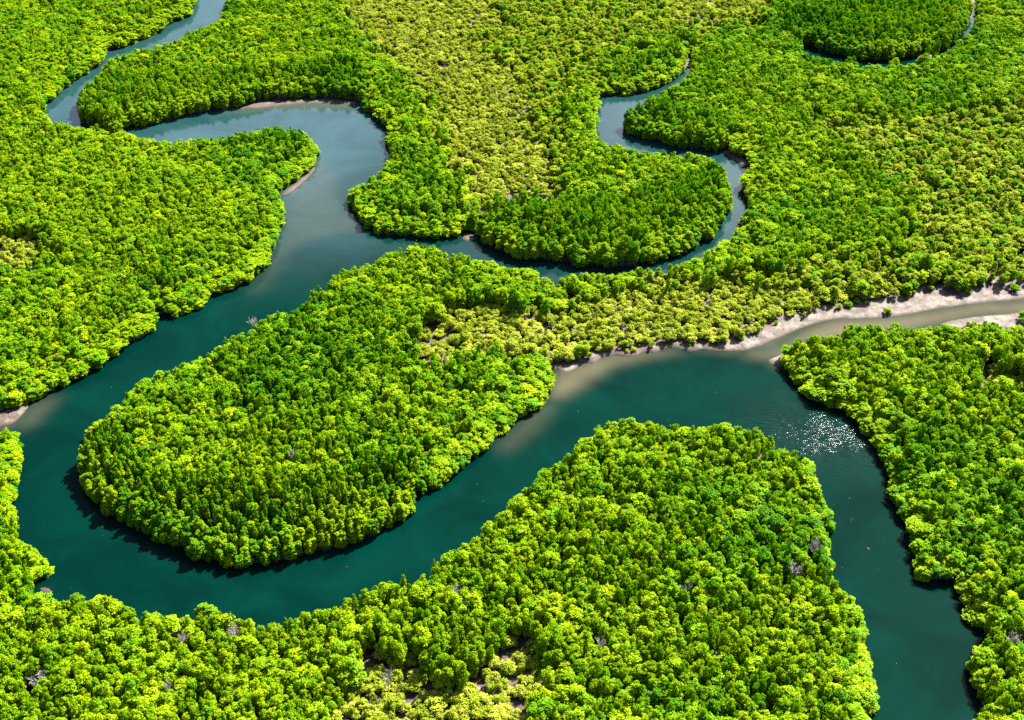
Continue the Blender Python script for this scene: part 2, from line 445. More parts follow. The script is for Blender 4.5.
class NT:
    def __init__(self, name):
        self.m = bpy.data.materials.new(name)
        self.m.use_nodes = True
        self.t = self.m.node_tree
        self.t.nodes.clear()

    def n(self, typ, **kw):
        nd = self.t.nodes.new(typ)
        ins = kw.pop('ins', {})
        for a, v in kw.items():
            setattr(nd, a, v)
        for s, v in ins.items():
            sock = nd.inputs[s]
            if isinstance(v, bpy.types.NodeSocket):
                self.t.links.new(v, sock)
            else:
                sock.default_value = v
        return nd

    def mix(self, fac, a, b, blend='MIX'):
        nd = self.n('ShaderNodeMix', data_type='RGBA', blend_type=blend)
        for sock, v in ((nd.inputs[0], fac), (nd.inputs[6], a), (nd.inputs[7], b)):
            if isinstance(v, bpy.types.NodeSocket):
                self.t.links.new(v, sock)
            elif isinstance(v, (int, float)):
                sock.default_value = v
            else:
                sock.default_value = (*v, 1.0) if len(v) == 3 else v
        return nd.outputs[2]

    def ramp(self, fac, stops):
        nd = self.n('ShaderNodeValToRGB', ins={'Fac': fac})
        el = nd.color_ramp.elements
        while len(el) < len(stops):
            el.new(0.5)
        for e, (pos, c) in zip(el, stops):
            e.position = pos
            e.color = (*c, 1.0) if len(c) == 3 else c
        return nd.outputs[0]

    def math(self, op, a, b=0.0):
        nd = self.n('ShaderNodeMath', operation=op)
        for sock, v in zip(nd.inputs, (a, b)):
            if isinstance(v, bpy.types.NodeSocket):
                self.t.links.new(v, sock)
            else:
                sock.default_value = v
        return nd.outputs[0]

    def out(self, surf):
        self.n('ShaderNodeOutputMaterial', ins={'Surface': surf})
        return self.m


def leaf_material(name, lo, mid, hi, trans):
    t = NT(name)
    info = t.n('ShaderNodeObjectInfo')
    a = t.n('ShaderNodeAttribute', attribute_name='tint')
    v = t.math('ADD', t.math('MULTIPLY', a.outputs['Fac'], 0.55), t.math('MULTIPLY', info.outputs['Random'], 0.45))
    col = t.ramp(v, [(0.12, lo), (0.5, mid), (0.9, hi)])
    tcol = t.mix(1.0, col, trans, 'MULTIPLY')
    d = t.n('ShaderNodeBsdfDiffuse', ins={'Color': col})
    tr = t.n('ShaderNodeBsdfTranslucent', ins={'Color': tcol})
    mx = t.n('ShaderNodeMixShader', ins={0: 0.19, 1: d.outputs[0], 2: tr.outputs[0]})
    gl = t.n('ShaderNodeBsdfGlossy', ins={'Color': (0.8, 0.8, 0.8, 1), 'Roughness': 0.5})
    m2 = t.n('ShaderNodeMixShader', ins={0: 0.004, 1: mx.outputs[0], 2: gl.outputs[0]})
    return t.out(m2.outputs[0])


TR = (0.5, 1.4, 0.3)
LEAF = [
    leaf_material('leaf_yellow_green', (0.075, 0.188, 0.0005), (0.168, 0.270, 0.0006), (0.290, 0.350, 0.0008), TR),
    leaf_material('leaf_mid_green', (0.048, 0.165, 0.0005), (0.118, 0.242, 0.0006), (0.215, 0.315, 0.0008), TR),
    leaf_material('leaf_deep_green', (0.026, 0.115, 0.001), (0.062, 0.175, 0.001), (0.125, 0.240, 0.001), TR),
    leaf_material('leaf_pale_olive', (0.185, 0.240, 0.010), (0.285, 0.320, 0.022), (0.400, 0.405, 0.050), (0.8, 1.2, 0.4)),
    leaf_material('leaf_olive', (0.135, 0.205, 0.006), (0.210, 0.265, 0.010), (0.300, 0.330, 0.020), (0.8, 1.2, 0.4)),
]
t = NT('mangrove_bark')
nz = t.n('ShaderNodeTexNoise', ins={'Scale': 3.0, 'Detail': 4.0})
BARK = t.out(t.n('ShaderNodeBsdfDiffuse', ins={'Color': t.ramp(nz.outputs[0], [(0.3, (0.10, 0.085, 0.07)), (0.7, (0.22, 0.20, 0.17))])}).outputs[0])
t = NT('dead_wood')
nz = t.n('ShaderNodeTexNoise', ins={'Scale': 2.0, 'Detail': 3.0})
DEADM = t.out(t.n('ShaderNodeBsdfDiffuse', ins={'Color': t.ramp(nz.outputs[0], [(0.3, (0.18, 0.17, 0.155)), (0.7, (0.32, 0.31, 0.285))])}).outputs[0])


# ------------------------------------------------------------------ tree shapes
def tubes(segs, sides=5):
    """segs: (p0, p1, r0, r1)"""
    V, F = [], []
    for p0, p1, r0, r1 in segs:
        p0 = Vector(p0); p1 = Vector(p1)
        d = (p1 - p0).normalized()
        u = d.orthogonal().normalized(); w = d.cross(u)
        b = len(V)
        for pp, rr in ((p0, r0), (p1, r1)):
            for i in range(sides):
                a = 2 * math.pi * i / sides
                V.append(pp + (u * math.cos(a) + w * math.sin(a)) * rr)
        for i in range(sides):
            j = (i + 1) % sides
            F.append((b + i, b + j, b + sides + j, b + sides + i))
        F.append(tuple(b + sides + i for i in range(sides)))
    return V, F


def leaf_cloud(clumps, per, size, g):
    """many small diamond-shaped leaf sprigs on uneven clumps; returns verts, faces, tint per vertex"""
    C, R = clumps[:, :3], clumps[:, 3]
    n = len(C)
    cnt = np.maximum(8, (per * (R / R.mean()) ** 2).astype(int))
    ci = np.repeat(np.arange(n), cnt)
    m = len(ci)
    d = g.normal(size=(m, 3)); d[:, 2] = d[:, 2] * 0.9 + 0.35
    d /= np.linalg.norm(d, axis=1)[:, None]
    rad = R[ci] * (0.45 + 0.72 * g.uniform(size=m) ** 0.8)
    pos = C[ci] + d * rad[:, None] * np.array([1, 1, 0.85])
    nrm = d * 0.9 + np.array([0, 0, 0.45]) + g.normal(size=(m, 3)) * 0.42
    nrm /= np.linalg.norm(nrm, axis=1)[:, None]
    u = np.cross(nrm, g.normal(size=(m, 3))); u /= np.linalg.norm(u, axis=1)[:, None]
    w = np.cross(nrm, u)
    s = size * g.uniform(0.6, 1.25, m)
    L = u * (s * 0.62)[:, None]; B = w * (s * 0.40)[:, None]
    droop = nrm * (s * -0.16)[:, None]
    V = np.stack([pos - L + droop, pos + B, pos + L + droop, pos - B], 1).reshape(-1, 3)
    F = np.arange(m * 4).reshape(m, 4)
    ctint = g.uniform(size=n)
    tint = np.repeat(np.clip(0.22 + 0.42 * ctint[ci] + 0.24 * g.uniform(size=m), 0, 1), 4)
    return V, F, tint


def crown_clumps(g, h, r, z0, ncl, rc):
    """clump centres on an uneven dome reaching down to z0"""
    c = []
    lobes = g.normal(size=(5, 3)) * 1.0
    lobes /= np.linalg.norm(lobes, axis=1)[:, None]
    amp = g.uniform(-0.45, 0.42, 5)
    i = 0
    while len(c) < ncl:
        d = g.normal(size=3); d /= np.linalg.norm(d)
        if d[2] < -0.75:
            continue
        k = 1 + sum(a * max(0.0, float(d @ l)) ** 2 for a, l in zip(amp, lobes))
        f = g.uniform(0.72, 1.0) if i % 6 else g.uniform(0.25, 0.6)
        zc = z0 + (h - z0) * 0.45
        rz = (h - zc - rc * 0.5) if d[2] > 0 else (zc - z0)
        rz = max(rz, 0.3)
        wid = r * (1.0 if d[2] > 0 else 0.92)
        c.append((d[0] * (wid - rc * 0.6) * k * f, d[1] * (wid - rc * 0.6) * k * f, zc + d[2] * rz * f * (0.9 + 0.1 * k), rc * g.uniform(0.45, 1.55)))
        i += 1
    return np.array(c)


def trunk_segs(g, h, r, roots=True):
    s = []
    lean = g.normal(size=2) * 0.25
    top = Vector((lean[0], lean[1], h * 0.62))
    s.append(((0, 0, -0.4), (lean[0] * .5, lean[1] * .5, h * 0.33), 0.17, 0.13))
    s.append(((lean[0] * .5, lean[1] * .5, h * 0.33), top, 0.13, 0.08))
    for i in range(6):
        a = 2 * math.pi * (i + g.uniform(-.3, .3)) / 6
        z = h * g.uniform(0.25, 0.55)
        b = Vector((lean[0] * z / h, lean[1] * z / h, z))
        e = Vector((math.cos(a) * r * 0.72, math.sin(a) * r * 0.72, min(h * 0.85, z + h * g.uniform(.12, .32))))
        mid = b.lerp(e, 0.5) + Vector((0, 0, 0.15))
        s.append((b, mid, 0.075, 0.05)); s.append((mid, e, 0.05, 0.02))
    if roots:
        for i in range(7):                       # arched prop roots down into the mud
            a = 2 * math.pi * (i + g.uniform(-.3, .3)) / 7
            z = h * g.uniform(0.10, 0.24)
            q = g.uniform(0.8, 1.5)
            k1 = Vector((math.cos(a) * q * .6, math.sin(a) * q * .6, z * 0.75))
            s.append(((0, 0, z), k1, 0.06, 0.05)); s.append((k1, (math.cos(a) * q, math.sin(a) * q, -0.5), 0.05, 0.035))
    return s


H0, R0 = 9.0, 1.6          # nominal sizes of a shape before it is scaled to its place
HS, RS = 3.3, 1.6
NSH = 12
shapes, sshapes = [], []
for i in range(NSH):
    g = np.random.default_rng(100 + i)
    cl = crown_clumps(g, H0, R0 * g.uniform(0.92, 1.12), 0.5, 66 + i, 0.47)
    shapes.append((leaf_cloud(cl, 42, 0.31, g), tubes(trunk_segs(g, H0, R0))))
NCONE = 4                                  # slimmer, pointed crowns of the tall waterside stands
for i in range(NCONE):
    g = np.random.default_rng(200 + i)
    cl = crown_clumps(g, H0, R0 * 1.05, 0.5, 62 + i, 0.44)
    q = np.clip((cl[:, 2] - 0.5) / (H0 - 0.5), 0, 1)
    cl[:, :2] *= (1.2 - 0.7 * q)[:, None]
    cl[:, 3] *= 1.1 - 0.35 * q
    shapes.append((leaf_cloud(cl, 42, 0.31, g), tubes(trunk_segs(g, H0, R0))))
for i in range(6):
    g = np.random.default_rng(300 + i)
    cl = crown_clumps(g, HS, RS * g.uniform(0.9, 1.1), 0.3, 24 + i, 0.46)
    sshapes.append((leaf_cloud(cl, 40, 0.30, g), tubes(trunk_segs(g, HS, RS, False))))


def crown_mesh(name, lc, mat, trunk=None):
    V, F, tint = lc
    V = V.tolist(); F = F.tolist()
    nv = len(V); nf = len(F)
    mats = [mat]; idx = None
    if trunk:
        tv, tf = trunk
        V = V + [tuple(v) for v in tv]
        F = F + [tuple(a + nv for a in q) for q in tf]
        mats.append(BARK)
        idx = np.zeros(len(F), np.int32); idx[nf:] = 1
    me = mesh_from(name, V, F, mats, False, idx)
    at = me.attributes.new('tint', 'FLOAT', 'POINT')
    buf = np.zeros(len(V), np.float32); buf[:nv] = tint
    at.data.foreach_set('value', buf)
    return me


# kinds of crown: forest tones 0..2, half-open woodland tones 4,1, scrub tones 3,4
crown_me, trunk_me, whole_me = {}, {}, {}
for i in range(NSH + NCONE):
    trunk_me['t', i] = mesh_from('mangrove_trunk', *shapes[i][1], [BARK], True)
    for tone in (0, 1, 2, 4):
        crown_me['t', i, tone] = crown_mesh('mangrove_crown', shapes[i][0], LEAF[tone])
        whole_me['t', i, tone] = crown_mesh('mangrove_whole', shapes[i][0], LEAF[tone], shapes[i][1])
for i in range(6):
    trunk_me['s', i] = mesh_from('shrub_stem', *sshapes[i][1], [BARK], True)
    for tone in (3, 4):
        crown_me['s', i, tone] = crown_mesh('shrub_crown', sshapes[i][0], LEAF[tone])
        whole_me['s', i, tone] = crown_mesh('shrub_whole', sshapes[i][0], LEAF[tone], sshapes[i][1])

# ------------------------------------------------------------------ table of all trees: x, y, z, h, r, shape kind, shape, tone
def zat(x, y):
    i = np.clip(((x - GX0) / G).round().astype(int), 0, NX - 1); j = np.clip(((y - GY0) / G).round().astype(int), 0, NY - 1)
    return hz[j, i]


def tones_forest(a):
    n = len(a)
    v = 0.30 * (vnoise(a[:, 0], a[:, 1], 25, 85.0) - 0.5) + 0.55 * vnoise(a[:, 0], a[:, 1], 21, 34.0) + 0.30 * vnoise(a[:, 0], a[:, 1], 22, 11.0) + rng.normal(0, 0.17, n) + 0.16
    v -= 0.13 * any_in(*project(a[:, 0], a[:, 1], 0.3)[:2], TALL)  # tall stands' own deeper green, plus front shade painted into the leaf tone
    tt = np.ones(n, int)
    tt[v > 0.54] = 0
    tt[v < 0.27] = 2
    return tt


rows = []
for arr, kind in ((forest, 'f'), (wood, 'w'), (scrub, 's')):
    n = len(arr)
    if kind == 'f':
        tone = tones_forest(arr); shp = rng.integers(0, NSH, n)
        tl = any_in(*project(arr[:, 0], arr[:, 1], 0.3)[:2], TALL[:1])
        shp = np.where(tl, NSH + rng.integers(0, NCONE, n), shp)
    elif kind == 'w':
        u = rng.uniform(size=n); tone = np.where(u < 0.62, 4, np.where(u < 0.85, 0, 1)); shp = rng.integers(0, NSH, n)
    else:
        tone = np.where(rng.uniform(size=n) < 0.58, 3, 4); shp = rng.integers(0, 6, n)
    z = zat(arr[:, 0], arr[:, 1])
    for i in range(n):
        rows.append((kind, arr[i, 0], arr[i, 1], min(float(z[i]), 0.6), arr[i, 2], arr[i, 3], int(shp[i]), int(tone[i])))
N = len(rows)
TX = np.array([r[1] for r in rows]); TY = np.array([r[2] for r in rows]); TH = np.array([r[4] for r in rows]); TRD = np.array([r[5] for r in rows])
KIND = np.array([r[0] for r in rows])
CXp, CYp, CS = project(TX, TY, TH * 0.6)
infr = (CXp > 2) & (CXp < W - 2) & (CYp > 4) & (CYp < H + 4)

# distance to open water (along the ground), and which side faces the camera
wat = (hz < -0.25).astype(float)


def water_at(x, y):
    i = np.clip(((x - GX0) / G).round().astype(int), 0, NX - 1); j = np.clip(((y - GY0) / G).round().astype(int), 0, NY - 1)
    return wat[j, i] > 0


front = water_at(TX, TY - 5.0) | water_at(TX, TY - 6.5)
edge = front.copy()
for a in np.linspace(0, 2 * np.pi, 16, endpoint=False):
    edge |= water_at(TX + 5.2 * np.cos(a), TY + 5.2 * np.sin(a))
size = TRD * CS * (0.8 * TRD * CS * np.sin(PITCH) + np.where(front, 0.9, 0.35) * TH * CS * 0.6)
size[~infr] = 0

LANDS = [  # name in words, test polygon in the survey
    ('the near peninsula', [(330, 900), (330, 610), (470, 530), (600, 415), (770, 415), (900, 640), (900, 900)]),
    ('the near left bank', [(-200, 900), (-200, 415), (30, 415), (60, 585), (330, 600), (330, 900)]),
    ('the right bank', [(775, 330), (1200, 318), (1200, 900), (930, 900), (900, 560)]),
    ('the middle land', [(60, 400), (400, 235), (560, 270), (745, 235), (760, 150), (700, 140), (610, 115), (690, 50), (800, 45), (960, 60), (985, -80), (1200, -80), (1200, 325), (780, 345), (560, 380), (400, 540), (220, 590), (60, 500)]),
    ('the left bank', [(-200, 418), (-200, 112), (40, 112), (140, 134), (330, 120), (330, 170), (290, 250), (150, 340), (40, 410)]),
    ('the far left shore', [(-200, 112), (-200, -80), (212, -80), (196, 5), (100, 60), (42, 112)]),
    ('the upper land', None)]
BX, BY, _ = project(TX, TY, 0.3)
landno = np.full(N, len(LANDS) - 1)
for i in range(len(LANDS) - 2, -1, -1):
    landno[inside(BX, BY - 6, LANDS[i][1])] = i

ORD = ['first', 'second', 'third', 'fourth', 'fifth', 'sixth', 'seventh', 'eighth', 'ninth', 'tenth', 'eleventh', 'twelfth', 'thirteenth', 'fourteenth',
       'fifteenth', 'sixteenth', 'seventeenth', 'eighteenth', 'nineteenth', 'twentieth']
TENS = {20: 'twenty', 30: 'thirty', 40: 'forty', 50: 'fifty', 60: 'sixty', 70: 'seventy', 80: 'eighty', 90: 'ninety'}


def place_in_row(k, n):
    return f"{ordinal(k)} from left" if 2 * k < n else f"{ordinal(n - 1 - k)} from right"


def ordinal(k):
    if k < 20:
        return ORD[k]
    k += 1
    return TENS[k // 10 * 10] + '-' + ORD[k % 10 - 1] if k % 10 else TENS[k][:-1] + 'ieth'


TONE = {0: 'yellow-green', 1: 'mid green', 2: 'deep green', 3: 'pale olive', 4: 'olive green'}
individual = np.zeros(N, bool)
mang = np.flatnonzero((KIND != 's') & infr)
scr = np.flatnonzero((KIND == 's') & infr)
individual[mang[np.argsort(-size[mang])[:296]]] = True
individual[scr[np.argsort(-size[scr])[:290]]] = True
labels, groups = {}, {}
for kind_is_scrub in (False, True):
    sel = np.flatnonzero(individual & ((KIND == 's') == kind_is_scrub))
    noun = 'mangrove shrub' if kind_is_scrub else 'mangrove tree'
    for li, (lname, _) in enumerate(LANDS):
        s = sel[landno[sel] == li]
        fr_ = s[front[s] & (not kind_is_scrub)]
        rest = s[~np.isin(s, fr_)]
        o = fr_[np.argsort(CXp[fr_])]
        for k_, i in enumerate(o):
            labels[i] = f"{TONE[rows[i][7]]} {noun} at the waterline of {lname}, {place_in_row(k_, len(o))}"
            groups[i] = f"mangroves along the waterline of {lname}"
        # the others in rows of crowns, counted from the lowest crowns of that land upwards
        todo = sorted(rest, key=lambda i: -CYp[i])
        rw, taken = 0, set()
        while len(taken) < len(todo):
            left = [i for i in todo if i not in taken]
            base = CYp[left[0]]
            band = 13 * CS[left[0]] / 4
            r_ = [i for i in left if CYp[i] > base - band]
            taken.update(r_)
            for k_, i in enumerate(sorted(r_, key=lambda q: CXp[q])):
                rowtxt = 'lowest row' if rw == 0 else ordinal(rw) + ' row up'
                labels[i] = f"{TONE[rows[i][7]]} {noun}, {place_in_row(k_, len(r_))} in {rowtxt} on {lname}"
                groups[i] = f"{'pale shrubs in the open scrub' if kind_is_scrub else 'mangroves inside the canopy'} on {lname}"
            rw += 1

# ------------------------------------------------------------------ single trees and shrubs
for i in np.flatnonzero(individual):
    kind, x, y, z, h, r, sh, tone = rows[i]
    s = kind == 's'
    key = 's' if s else 't'
    sx = r / (RS if s else R0); sz = h / (HS if s else H0)
    e = link('mangrove_shrub' if s else 'mangrove_tree', None, (x, y, z))
    e.empty_display_size = 0.5
    e.rotation_euler = (0, 0, rng.uniform(0, 6.283))
    e.scale = (sx, sx * rng.uniform(0.92, 1.08), sz)
    tag(e, labels[i], 'shrub' if s else 'tree', groups[i])
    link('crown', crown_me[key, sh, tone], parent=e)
    link('stem' if s else 'trunk', trunk_me[key, sh], parent=e)

for (x, y), (px, py, h_, r_), txt in zip(lone_xy, LONE, LONE_TXT):
    k_ = LONE.index((px, py, h_, r_)) % 6
    e = link('mangrove_bush', None, (x, y, 0.15))
    e.scale = (r_ / RS, r_ / RS, h_ / HS)
    e.rotation_euler = (0, 0, k_ * 1.1)
    tag(e, txt, 'bush', 'bushes standing alone on the sand flat')
    c = link('crown', crown_mesh('bush_crown', sshapes[k_][0], LEAF[4] if k_ == 1 else LEAF[1]), parent=e)
    link('stem', trunk_me['s', k_], parent=e)


def dead_tree_parts(g, h):
    tr, tw = [], []
    tr.append(((0, 0, -0.3), (0.1, 0.05, h * .35), 0.16, 0.12)); tr.append(((0.1, .05, h * .35), (0.15, -.05, h * .6), 0.12, 0.07))
    for i in range(15):
        a = 2 * math.pi * i / 15 * 2.4 + g.uniform(-.3, .3)
        z = h * g.uniform(.3, .6)
        b = Vector((0.1, 0, z))
        q = g.uniform(0.7, 2.1)
        e = Vector((math.cos(a) * q, math.sin(a) * q, min(h, z + h * g.uniform(.2, .45))))
        tw.append((b, e, 0.075, 0.045))
        for j in range(9):
            f = g.uniform(.35, 1)
            b2 = b.lerp(e, f)
            e2 = b2 + Vector(g.normal(size=3).tolist()).normalized() * g.uniform(.35, .8) + Vector((0, 0, .25))
            tw.append((b2, e2, 0.042, 0.022))
            for m in range(3):
                b3 = b2.lerp(e2, g.uniform(.4, 1))
                tw.append((b3, b3 + Vector(g.normal(size=3).tolist()).normalized() * .4 + Vector((0, 0, .12)), 0.026, 0.014))
    return tr, tw


for k_, ((x, y), (px, py, s_), txt) in enumerate(zip(dead_xy, DEAD, DEAD_TXT)):
    g = np.random.default_rng(500 + k_)
    hh = 8.6
    tr, tw = dead_tree_parts(g, hh)
    e = link('dead_mangrove', None, (x, y, 0.4))
    e.scale = (s_, s_, 1.0)
    tag(e, txt, 'dead tree', 'grey dead mangroves among the green crowns')
    link('trunk', mesh_from('dead_trunk', *tubes(tr, 6), [DEADM], True), parent=e)
    link('branches', mesh_from('dead_branches', *tubes(tw, 3), [DEADM], False), parent=e)

# ------------------------------------------------------------------ the rest of the forest: nobody could count it
protos = bpy.data.collections.new('forest_shapes')
proto_no = {}
for key in sorted(whole_me, key=str):
    o = bpy.data.objects.new('shape_%02d' % len(proto_no), whole_me[key])
    protos.objects.link(o)
    proto_no[key] = len(proto_no)


def forest_nodes():
    g = bpy.data.node_groups.new('forest_scatter', 'GeometryNodeTree')
    g.interface.new_socket('Geometry', in_out='INPUT', socket_type='NodeSocketGeometry')
    g.interface.new_socket('Geometry', in_out='OUTPUT', socket_type='NodeSocketGeometry')
    gi = g.nodes.new('NodeGroupInput'); go = g.nodes.new('NodeGroupOutput')
    ci = g.nodes.new('GeometryNodeCollectionInfo')
    ci.inputs['Collection'].default_value = protos
    ci.inputs['Separate Children'].default_value = True
    ci.inputs['Reset Children'].default_value = True
    ip = g.nodes.new('GeometryNodeInstanceOnPoints')
    ip.inputs['Pick Instance'].default_value = True

    def attr(nm, dt):
        a = g.nodes.new('GeometryNodeInputNamedAttribute')
        a.data_type = dt
        a.inputs['Name'].default_value = nm
        return a.outputs['Attribute']
    L = g.links.new
    L(gi.outputs[0], ip.inputs['Points'])
    L(ci.outputs[0], ip.inputs['Instance'])
    L(attr('idx', 'INT'), ip.inputs['Instance Index'])
    L(attr('rot', 'FLOAT_VECTOR'), ip.inputs['Rotation'])
    L(attr('scl', 'FLOAT_VECTOR'), ip.inputs['Scale'])
    L(ip.outputs[0], go.inputs[0])
    return g


NODES = forest_nodes()


def stuff(name, ids, label, cat):
    if not len(ids):
        return
    me = bpy.data.meshes.new(name)
    me.from_pydata([(rows[i][1], rows[i][2], rows[i][3]) for i in ids], [], [])
    idx, rot, scl = [], [], []
    for i in ids:
        kind, x, y, z, h, r, sh, tone = rows[i]
        s = kind == 's'
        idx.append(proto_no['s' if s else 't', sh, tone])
        rot += [rng.normal(0, .05), rng.normal(0, .05), rng.uniform(0, 6.283)]
        sx = r / (RS if s else R0)
        scl += [sx, sx * rng.uniform(.92, 1.08), h / (HS if s else H0)]
    a = me.attributes.new('idx', 'INT', 'POINT'); a.data.foreach_set('value', np.array(idx, np.int32))
    a = me.attributes.new('rot', 'FLOAT_VECTOR', 'POINT'); a.data.foreach_set('vector', np.array(rot, np.float32))
    a = me.attributes.new('scl', 'FLOAT_VECTOR', 'POINT'); a.data.foreach_set('vector', np.array(scl, np.float32))
    o = link(name, me)
    md = o.modifiers.new('forest', 'NODES')
    md.node_group = NODES
    tag(o, label, cat, kind='stuff')


STUFF_TXT = ['dense bright green mangrove canopy covering the near peninsula', 'dense bright green mangrove canopy along the near left bank',
             'dense mangrove canopy on the right bank of the wide channel', 'mangrove canopy over the middle peninsula and the land behind the sand flat',
             'bright mangrove canopy on the left bank of the winding river', 'distant mangrove canopy on the far left shore of the upper river',
             'distant mangrove canopy across the upper bend between river and narrow creek']
for li, (lname, _) in enumerate(LANDS):
    ids = np.flatnonzero(~individual & (KIND != 's') & (landno == li))
    stuff('mangrove_forest', ids, STUFF_TXT[li], 'forest')
    ids = np.flatnonzero(~individual & (KIND == 's') & (landno == li))
    stuff('mangrove_scrub', ids, 'pale low mangrove scrub with gaps on ' + lname, 'scrub')

# ------------------------------------------------------------------ ground
xs = np.concatenate([[-6000, -1500], gx, [1500, 6000]]); ys = np.concatenate([[-6000, -600], gy, [2200, 12000]])
hz2 = np.pad(hz, 2, mode='edge')
hz2[:2] = 0.7; hz2[-2:] = 0.7; hz2[:, :2] = 0.7; hz2[:, -2:] = 0.7
X2, Y2 = np.meshgrid(xs, ys)


def grid_mesh(name, X, Y, Z, keep, mat, attrs, smooth=True):
    ny, nx = X.shape
    idx = np.arange(ny * nx).reshape(ny, nx)
    q = np.stack([idx[:-1, :-1], idx[:-1, 1:], idx[1:, 1:], idx[1:, :-1]], -1).reshape(-1, 4)
    if keep is not None:
        q = q[keep.reshape(-1)]
    used = np.unique(q)
    remap = np.zeros(ny * nx, np.int64); remap[used] = np.arange(len(used))
    q = remap[q]
    co = np.stack([X.ravel(), Y.ravel(), Z.ravel()], 1)[used].astype(np.float32)
    me = bpy.data.meshes.new(name)
    me.vertices.add(len(co)); me.vertices.foreach_set('co', co.ravel())
    me.loops.add(len(q) * 4); me.loops.foreach_set('vertex_index', q.ravel().astype(np.int32))
    me.polygons.add(len(q)); me.polygons.foreach_set('loop_start', np.arange(0, len(q) * 4, 4, dtype=np.int32))
    me.update(calc_edges=True)
    me.polygons.foreach_set('use_smooth', np.full(len(q), smooth))
    for nm, v in attrs.items():
        a = me.attributes.new(nm, 'FLOAT', 'POINT')
        a.data.foreach_set('value', v.ravel()[used].astype(np.float32))
    me.materials.append(mat)
    me.validate()
    return me


t = NT('mangrove_mud')
geo = t.n('ShaderNodeNewGeometry')
at = t.n('ShaderNodeAttribute', attribute_name='sand')
n1 = t.n('ShaderNodeTexNoise', ins={'Vector': geo.outputs['Position'], 'Scale': 0.35, 'Detail': 8.0, 'Roughness': 0.65})
n2 = t.n('ShaderNodeTexNoise', ins={'Vector': geo.outputs['Position'], 'Scale': 0.12, 'Detail': 5.0, 'Roughness': 0.6, 'Distortion': 0.8})
mud = t.ramp(n1.outputs[0], [(0.32, (0.021, 0.011, 0.006)), (0.55, (0.054, 0.032, 0.020)), (0.72, (0.090, 0.059, 0.041))])
sand = t.ramp(n1.outputs[0], [(0.38, (0.040, 0.030, 0.023)), (0.47, (0.082, 0.067, 0.056)), (0.55, (0.118, 0.096, 0.074)), (0.66, (0.168, 0.143, 0.115))])
damp = t.ramp(n2.outputs[0], [(0.38, (0.55, 0.48, 0.43)), (0.60, (1, 1, 1))])
n3 = t.n('ShaderNodeTexNoise', ins={'Vector': geo.outputs['Position'], 'Scale': 0.55, 'Detail': 3.0, 'Distortion': 2.2})
rill = t.ramp(n3.outputs[0], [(0.45, (1, 1, 1)), (0.49, (0.35, 0.29, 0.25)), (0.53, (1, 1, 1))])
sand = t.mix(0.8, sand, damp, 'MULTIPLY')
sand = t.mix(0.85, sand, rill, 'MULTIPLY')
sep = t.n('ShaderNodeSeparateXYZ', ins={'Vector': geo.outputs['Position']})
wet = t.ramp(sep.outputs['Z'], [(0.0, (0.50, 0.44, 0.38)), (0.16, (0.62, 0.55, 0.5)), (0.30, (1, 1, 1))])
mud = t.mix(1.0, mud, wet, 'MULTIPLY')
sand = t.mix(1.0, sand, wet, 'MULTIPLY')
edge_f = t.math('ADD', at.outputs['Fac'], t.math('ADD', t.math('MULTIPLY', t.math('SUBTRACT', n2.outputs[0], 0.5), 2.6), t.math('MULTIPLY', t.math('SUBTRACT', n1.outputs[0], 0.5), 2.2)))
fac = t.ramp(edge_f, [(0.42, (0, 0, 0)), (0.70, (1, 1, 1))])
col = t.mix(fac, mud, sand)
bmp = t.n('ShaderNodeBump', ins={'Strength': 0.6, 'Distance': 0.25, 'Height': n1.outputs[0]})
MUDM = t.out(t.n('ShaderNodeBsdfPrincipled', ins={'Base Color': col, 'Roughness': 0.8, 'Normal': bmp.outputs[0]}).outputs[0])
ground_o = link('ground', grid_mesh('ground', X2, Y2, hz2, None, MUDM, {'sand': np.pad(sand_w, 2)}))
tag(ground_o, 'brown mangrove mud with pale sand flats along the river', kind='structure')

# ------------------------------------------------------------------ river
t = NT('river_water')
geo = t.n('ShaderNodeNewGeometry')
sh_ = t.n('ShaderNodeAttribute', attribute_name='shallow'); si_ = t.n('ShaderNodeAttribute', attribute_name='silt'); gl_ = t.n('ShaderNodeAttribute', attribute_name='gust')
big = t.n('ShaderNodeTexNoise', ins={'Vector': geo.outputs['Position'], 'Scale': 0.035, 'Detail': 5.0, 'Roughness': 0.6, 'Distortion': 1.2})
deep = t.ramp(big.outputs[0], [(0.35, (0.0001, 0.0092, 0.0071)), (0.65, (0.0002, 0.0150, 0.0110))])
silty = t.ramp(big.outputs[0], [(0.35, (0.006, 0.027, 0.029)), (0.65, (0.013, 0.040, 0.042))])
c1 = t.mix(si_.outputs['Fac'], deep, silty)
shf = t.math('ADD', sh_.outputs['Fac'], t.math('MULTIPLY', t.math('MULTIPLY', t.math('SUBTRACT', big.outputs[0], 0.5), 0.9), sh_.outputs['Fac']))
c2 = t.mix(shf, c1, (0.088, 0.075, 0.047))
rip = t.n('ShaderNodeTexNoise', ins={'Vector': geo.outputs['Position'], 'Scale': 1.5, 'Detail': 4.0, 'Roughness': 0.62})
mp = t.n('ShaderNodeMapping', ins={'Vector': geo.outputs['Position'], 'Rotation': (0, 0, 0.25), 'Scale': (0.55, 1.6, 1)})
swl = t.n('ShaderNodeTexNoise', ins={'Vector': mp.outputs[0], 'Scale': 0.55, 'Detail': 2.0})
mp2 = t.n('ShaderNodeMapping', ins={'Vector': geo.outputs['Position'], 'Rotation': (0, 0, -0.2), 'Scale': (0.28, 1.0, 1)})
gst = t.n('ShaderNodeTexNoise', ins={'Vector': mp2.outputs[0], 'Scale': 1.0, 'Detail': 3.0, 'Roughness': 0.6})
